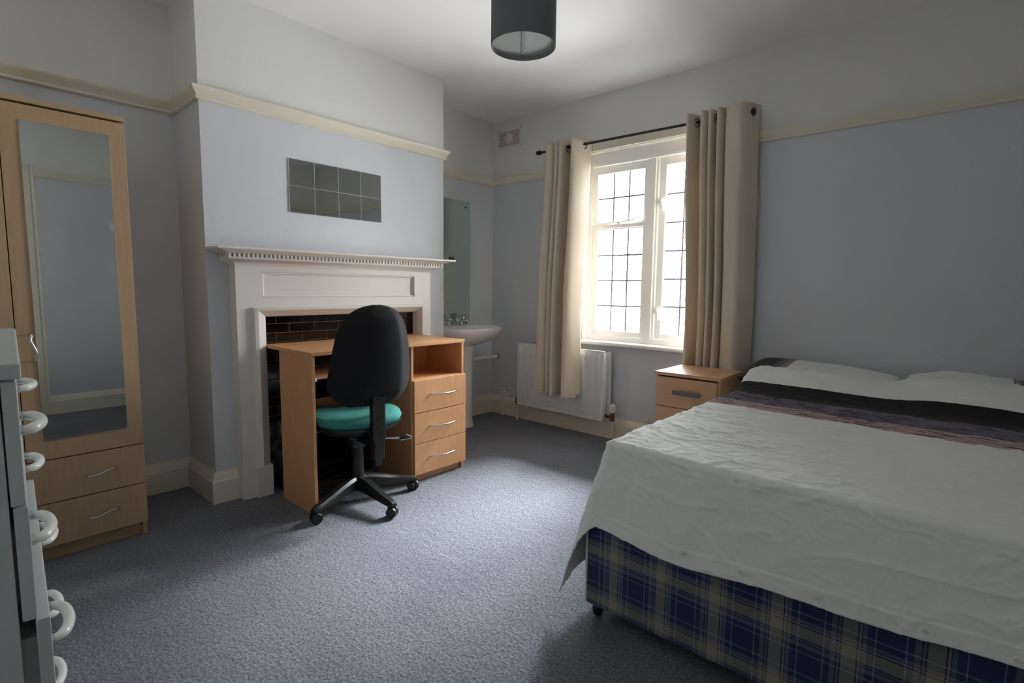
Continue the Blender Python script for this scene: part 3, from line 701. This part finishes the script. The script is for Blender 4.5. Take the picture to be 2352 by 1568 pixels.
m.box(.405-ro.x, 1.205-ro.x, -.127-ro.y, -.112-ro.y, .634-ro.z, .642-ro.z, .002).box(.405-ro.x, 1.205-ro.x, -.127-ro.y, -.112-ro.y, .143-ro.z, .152-ro.z, .002); m.build('seam_rail', RAD, rd)
MB().box(1.198-ro.x, 1.206-ro.x, -.128-ro.y, -.095-ro.y, .16-ro.z, .625-ro.z, .002).box(1.208-ro.x, 1.216-ro.x, -.06-ro.y, -.035-ro.y, .16-ro.z, .625-ro.z, .002).build('end_flange', RAD, rd)
m = MB()
for i in range(40):
    x = .43+i*.0195; m.box(x-ro.x, x+.001-ro.x, -.112-ro.y, -.06-ro.y, .17-ro.z, .61-ro.z)
tag(m.build('convector_fin', RAD, rd), kind='stuff')
MB().box(.43-ro.x, 1.19-ro.x, -.115-ro.y, -.045-ro.y, .168-ro.z, .19-ro.z, .004).build('lower_header', RAD, rd)
vx, vy = 1.262, -.085
MB().tube([(1.20-ro.x, 0, .178-ro.z), (vx-ro.x, vy-ro.y, .178-ro.z)], .011, 12).lathe([(.013, .150-ro.z), (.016, .155-ro.z), (.016, .20-ro.z), (.012, .21-ro.z)], (vx-ro.x, vy-ro.y, 0), n=16).build('valve_body', BRASS, rd, 40)
m = MB(); m.lathe([(.016, .208-ro.z), (.021, .214-ro.z), (.021, .262-ro.z), (.018, .270-ro.z), (.004, .272-ro.z)], (vx-ro.x, vy-ro.y, 0), n=24)
for j in range(14):
    a = 2*PI*j/14; m.box(-.0015, .0015, .020, .0235, .218-ro.z, .258-ro.z, mx=Matrix.Translation((vx-ro.x, vy-ro.y, 0)) @ Matrix.Rotation(a, 4, 'Z'))
m.build('thermostatic_head', WHITEHD, rd, 40)
MB().tube([(vx-ro.x, vy-ro.y, .152-ro.z), (vx-ro.x, vy-ro.y, .07-ro.z), (vx+.004-ro.x, vy+.02-ro.y, 0-ro.z)], .0075, 10).build('feed_pipe', PIPEW, rd, 40)
MB().lathe([(.012, .13-ro.z), (.014, .135-ro.z), (.014, .17-ro.z), (.009, .20-ro.z)], (.372-ro.x, 0, 0), n=14).tube([(.372-ro.x, 0, .178-ro.z), (.41-ro.x, 0, .178-ro.z)], .010, 10).build('lockshield_valve', BRASS, rd, 40)
MB().tube([(.372-ro.x, 0, .14-ro.z), (.372-ro.x, 0, 0-ro.z)], .0075, 10).build('return_pipe', PIPEW, rd, 40)

pp = MB().tube([(.147, -.038, 0), (.147, -.038, .175)]+arc((.167, -.038, .175), .020, PI, PI/2, 5, 'xz')+[(.170, -.004, .195)], .0075, 10)
tag(pp.build('water_pipe', PIPEW, None, 50), 'thin cream pipe rising by the skirting, nearer the room corner', 'pipe', 'twin pipes by the corner')
pp = MB().tube([(.180, -.040, 0), (.180, -.040, .165)]+arc((.198, -.040, .165), .018, PI, PI/2, 5, 'xz')+[(.205, -.004, .183)], .0075, 10)
tag(pp.build('water_pipe', PIPEW, None, 50), 'thin cream pipe rising by the skirting, nearer the radiator', 'pipe', 'twin pipes by the corner')
tag(MB().tube([(1.495, -.004, .185), (1.495, -.05, .185)], .011, 12).lathe([(.016, -.009), (.016, -.002)], (1.495, 0, .185), axis='y', n=14).build('pipe_stub', PIPEW, None, 40), 'short cream pipe stub above the skirting left of the bedside cabinet', 'pipe')
PIPEP = mat('white_waste_pipe', (232, 232, 230), .4)
wp = MB().tube([(.17, -.50, .492), (.12, -.47, .492), (.085, -.42, .492), (.075, -.35, .492), (.067, -.004, .491)], .016, 16).build('waste_pipe', PIPEP, None, 60)
tag(wp, 'white plastic waste pipe running from the basin pedestal to the window wall', 'pipe')
MB().lathe([(.021, -.006), (.021, -.001)], (.067, 0, .491), axis='y', n=24).build('pipe_collar', RODM, wp, 40)

# ------------------------------------------------------------------ wash basin
wbn = empty('wash_basin', (0, -.508, 0)); tag(wbn, 'white ceramic pedestal wash basin in the alcove beyond the desk', 'wash basin')
def bring(sx_, sy_, z, cx=.215, n=56, xmin=.004):
    out = []
    for i in range(n):
        a = 2*PI*i/n; c, s_ = math.cos(a), math.sin(a); p = 2.35
        x = cx+.245*sx_*abs(c)**(2/p)*(1 if c > 0 else -1); y = .288*sy_*abs(s_)**(2/p)*(1 if s_ > 0 else -1)
        out.append((max(xmin, x), y, z))
    return out
m = MB(); m.loft([bring(.42, .34, .625, .15), bring(.55, .48, .640, .165), bring(.74, .70, .668, .185), bring(.90, .90, .702, .205), bring(.975, .985, .738), bring(1.0, 1.0, .758), bring(.995, .998, .770), bring(.965, .975, .777), bring(.93, .94, .775),
    bring(.66, .82, .768, .262), bring(.62, .78, .752, .265), bring(.55, .70, .705, .262), bring(.40, .5, .668, .25), bring(.12, .12, .655, .23)])
m.build('basin_bowl', CERAM, wbn, 60)
m = MB(); R0 = []
for z, a, b_ in ((0, .104, .106), (.02, .102, .104), (.05, .098, .100), (.30, .096, .098), (.55, .100, .102), (.640, .106, .108)):
    R0.append([(max(.01, .165+a*math.cos(t)), b_*math.sin(t)-.018, z) for t in [2*PI*i/32 for i in range(32)]])
m.loft(R0).build('pedestal', CERAM, wbn, 60)
MB().lathe([(.010, .0), (.010, .004)], (.082, 0, .742), axis='x', n=14).build('overflow_hole', DARKGAP, wbn)
for y in (-.105, .095):
    t_ = MB(); t_.lathe([(.026, .775), (.026, .785), (.019, .793), (.016, .815), (.012, .822)], (.064, y, 0), n=20)
    t_.tube([(.064, y, .800), (.090, y, .808), (.125, y, .808), (.140, y, .800), (.142, y, .785)], [.015, .014, .012, .011, .011], 12)
    t_ = t_.build('tap', CHROME, wbn, 50)
    q = MB(); R0 = []
    for z, r in ((.820, .012), (.825, .021), (.838, .026), (.855, .026), (.863, .021), (.866, .006)):
        R0.append([(.064+r*(1+.07*math.cos(6*t))*math.cos(t), y+r*(1+.07*math.cos(6*t))*math.sin(t), z) for t in [2*PI*i/36 for i in range(36)]])
    q.loft(R0).build('tap_head', CRYSTAL, t_, 60)
MB().tube([(.075, .05, .778), (.10, .055, .786), (.125, .06, .778), (.15, .062, .745), (.155, .06, .70)], .0018, 6).lathe([(.012, 0), (.014, .004), (.006, .010), (.003, .018)], (.125, .03, .700), n=14).build('plug_chain', CHROME, wbn, 40)
sm = empty('wall_mirror', (.002, -.53, 1.277)); tag(sm, 'tall frameless wall mirror above the wash basin', 'mirror')
MB().box(.008, .014, -.25, .25, -.478, .478, .0015).build('mirror_glass', MIRROR_G, sm)
m = MB()
for y, z in ((.20, .43), (-.20, .43), (.20, -.43), (-.20, -.43)): m.lathe([(.008, .0), (.008, .016), (.004, .019)], (0, y, z), axis='x', n=14)
m.build('mirror_screw', RODM, sm)
MB().lathe([(.009, .0), (.009, .020)], (0, .035, .025), axis='x', n=14).box(.0, .02, .028, .042, .008, .024).build('mirror_bracket', RODM, sm)
tag(MB().box(.017, .022, -.615, -.578, 1.030, 1.122, .002).build('cream_plate', CREAM), 'small cream plate on the basin mirror beside the chimney breast edge', 'plate')

# ------------------------------------------------------------------ mirror tiles over the mantel
mt = empty('mirror_tile_panel', (BX, -1.6605, 1.4565)); tag(mt, 'frameless panel of eight square mirror tiles on the wall above the mantelshelf', 'mirror')
for i in range(4):
    for j in range(2):
        y0 = -1.9455+i*.1425; 
        o = MB().box(.001, .005, .0010, .1412, .0010, .1392, .0016, 1).build('mirror_tile', MIRROR, mt)
        o.location = (.001, y0+1.6605, j*.1405); o.rotation_euler = (0, [(.004, -.002, -.004, -.006), (-.002, .002, .003, .0)][j][i], [(-.004, .003, .002, -.003), (.002, .004, -.002, .003)][j][i])

# ------------------------------------------------------------------ wall vent, small plate, coat hook
vt = empty('air_vent', (.181, 0, 2.277)); tag(vt, 'white louvred air vent high on the window wall near the corner', 'vent')
m = MB(); m.box(-.130, .130, -.006, 0, .058, .078).box(-.130, .130, -.006, 0, -.078, -.058).box(-.130, -.112, -.006, 0, -.058, .058).box(.112, .130, -.006, 0, -.058, .058)
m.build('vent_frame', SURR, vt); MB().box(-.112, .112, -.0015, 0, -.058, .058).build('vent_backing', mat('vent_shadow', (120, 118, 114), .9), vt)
for i in range(10): MB().box(-.112, .112, -.0065, -.0035, -.003, .0035, mx=Matrix.Translation((0, 0, -.0525+i*.01165)) @ Matrix.Rotation(.4, 4, 'X')).build('vent_slat', SURR, vt)
MB().lathe([(.040, -.012), (.043, -.010), (.043, -.001)], (.0, 0, .004), axis='y', n=28).build('vent_disc', mat('vent_disc_cream', (222, 208, 196), .6), vt, 30)
m = MB()
for x in (-.122, .122):
    for z in (-.068, .068): m.lathe([(.0035, -.0075), (.0035, -.005)], (x, 0, z), axis='y', n=10)
m.build('screw', RODM, vt)
cp = MB().box(.521, .539, -.010, 0, 1.307, 1.352, .004).build('curtain_cord_cleat', GREYMET); tag(cp, 'small grey metal cleat on the wall left of the curtain', 'cleat')
MB().box(.526, .534, -.018, -.008, 1.322, 1.336, .002).build('cleat_lug', GREYMET, cp)
hk = MB().box(W-.006, W, -2.135, -2.105, 1.54, 1.60, .002).tube([(W-.004, -2.12, 1.575), (W-.05, -2.12, 1.57), (W-.07, -2.12, 1.59)], .006, 8).build('coat_hook', SASH, None, 40); tag(hk, 'white coat hook on the wall seen in the wardrobe mirror', 'hook')

# ------------------------------------------------------------------ curtain rail and curtains
RY, RZ = -.100, 2.083
rod = empty('curtain_rod', (1.33, RY, RZ)); tag(rod, 'thin black curtain pole across the top of the window', 'curtain pole')
MB().tube([(.590-1.33, 0, .003), (2.075-1.33, 0, -.012)], .0085, 14).build('pole', RODM, rod, 40)
for x, s_, z in ((.590, -1, .003), (2.078, 1, -.012)):
    MB().lathe([(.010, 0), (.016, s_*.004), (.0165, s_*.012), (.013, s_*.018), (.0165, s_*.024), (.0165, s_*.034), (.010, s_*.038)], (x-1.33, 0, z), axis='x', n=20).build('finial', RODM, rod, 40)
for x, z in ((.72, .002), (1.99, -.010)):
    MB().tube([(x-1.33, .098, z-.01), (x-1.33, .03, z-.015), (x-1.33, 0, z-.012)], .006, 8).lathe([(.020, .094), (.020, .099)], (x-1.33, 0, z-.01), axis='y', n=14).build('bracket', RODM, rod, 40)

def curtain(name, top, bot, z1, z0, label, rings):
    A, Bt = catmull([(x, y, 0) for x, y in top], 9), catmull([(x, y, 0) for x, y in bot], 9); n = len(A)
    def f(u, v):
        i = round(u*(n-1)); t = v; ts_ = smoothstep(0, .72, t)
        p = A[i].lerp(Bt[i], ts_); z = z1+(z0-z1)*t
        wv = .006*noise.noise(Vector((i*.12, z*2.2, 4)))*(.3+t)
        return Vector((p.x+wv, p.y+wv*.8, z+.004*math.sin(i*.3)*(t > .98)))
    root = empty(name, (A[n//2].x, RY, z1)); tag(root, label, 'curtain'); rv = Vector(root.location)
    m = MB().grid(n, 60, lambda u, v: f(u, v)-rv); o = m.build('curtain_cloth', CURT, root, 180, recalc=False)
    s_ = o.modifiers.new('t', 'SOLIDIFY'); s_.thickness = .0035
    # hem fold
    m = MB().grid(n, 6, lambda u, v: f(u, .985+.015*v)+Vector((0, -.0045, 0))-rv); h = m.build('hem', CURT, root, 180, recalc=False); h.modifiers.new('t', 'SOLIDIFY').thickness = .002
    for (x, ang) in rings:
        q = MB(); pts = [(.024*math.cos(a), 0, .024*math.sin(a)) for a in [2*PI*j/24 for j in range(25)]]
        q.tube(pts, .0042, 8, cap=False); e = q.build('eyelet', GREYMET, root, 60); e.location = (x-rv.x, RY-rv.y, RZ-rv.z-.010); e.rotation_euler = (0, 0, ang)
    return root
LT = [(.672, -.045), (.670, -.135), (.702, -.155), (.732, -.13), (.738, -.035), (.752, -.035), (.756, -.135), (.776, -.150), (.788, -.055), (.796, -.055), (.800, -.145), (.820, -.160), (.830, -.13), (.838, -.02), (.895, -.012), (.905, -.13), (.918, -.168), (.942, -.165), (.968, -.11), (.990, -.03)]
LB = [(x-.004+.035+.03*(x-.67), y*.85-.132) for x, y in LT]
curtain('curtain', LT, LB, 2.125, .300, 'cream eyelet curtain hanging left of the window over the radiator', [(.846, 1.2), (.972, 1.0), (.70, 1.2)])
RT = [(1.742, -.085), (1.744, -.145), (1.756, -.162), (1.774, -.12), (1.800, -.025), (1.820, -.022), (1.826, -.13), (1.840, -.160), (1.856, -.130), (1.862, -.04), (1.868, -.04), (1.872, -.13), (1.888, -.150), (1.898, -.09), (1.908, -.012), (1.916, -.012), (1.922, -.13), (1.936, -.156), (1.950, -.12), (1.952, -.03), (1.960, -.03), (1.966, -.12), (2.00, -.14), (2.050, -.162), (2.085, -.13), (2.122, -.035)]
RB = [(x+(.045-.02*(x-1.716)/.41), y) for x, y in RT]
curtain('curtain', RT, RB, 2.118, .300, 'cream eyelet curtain hanging right of the window behind the bedside cabinet', [(1.782, 1.2), (2.098, .9), (1.90, 1.4)])

# ------------------------------------------------------------------ ceiling lamp
lp = empty('pendant_lamp', (1.885, -1.82, H)); tag(lp, 'dark grey drum pendant lampshade hanging from the ceiling', 'ceiling lamp')
zb, r = 1.905-H, .112
MB().lathe([(r, zb), (r, zb+.24), (r-.0015, zb+.24), (r-.0015, zb), (r, zb)], n=72, closed=True).build('lamp_shade', SHADE, lp, 40)
MB().lathe([(r-.0018, zb+.002), (r-.0018, zb+.239)], n=72, closed=True).build('shade_lining', SHADEIN, lp, 40)
MB().lathe([(.001, zb+.015), (r-.003, zb+.015), (r-.003, zb+.018), (.001, zb+.018)], n=72).build('diffuser', mat('frosted_diffuser', (196, 202, 200), .55, transl=.3), lp, 40)
MB().box(-.1085, .1085, -.006, .006, zb+.012, zb+.0148, mx=Matrix.Rotation(math.radians(130.9), 4, 'Z')).build('diffuser_bar', mat('diffuser_bar_grey', (140, 150, 154), .5), lp)
m = MB(); 
for a in (0, 2*PI/3, 4*PI/3): m.tube([(.02*math.cos(a), .02*math.sin(a), zb+.17), (.11*math.cos(a), .11*math.sin(a), zb+.235)], .0015, 6)
m.lathe([(.020, zb+.168), (.022, zb+.170), (.022, zb+.174), (.020, zb+.175)], n=24).build('shade_spider', RAD, lp)
MB().lathe([(.018, zb+.12), (.018, zb+.20), (.008, zb+.215)], n=20).build('lamp_holder', RAD, lp, 40)
MB().tube([(0, 0, zb+.21), (0, 0, -.03)], .003, 8).build('flex', RAD, lp, 40); MB().lathe([(.045, 0), (.043, -.015), (.015, -.03)], n=28).build('ceiling_rose', RAD, lp, 40)
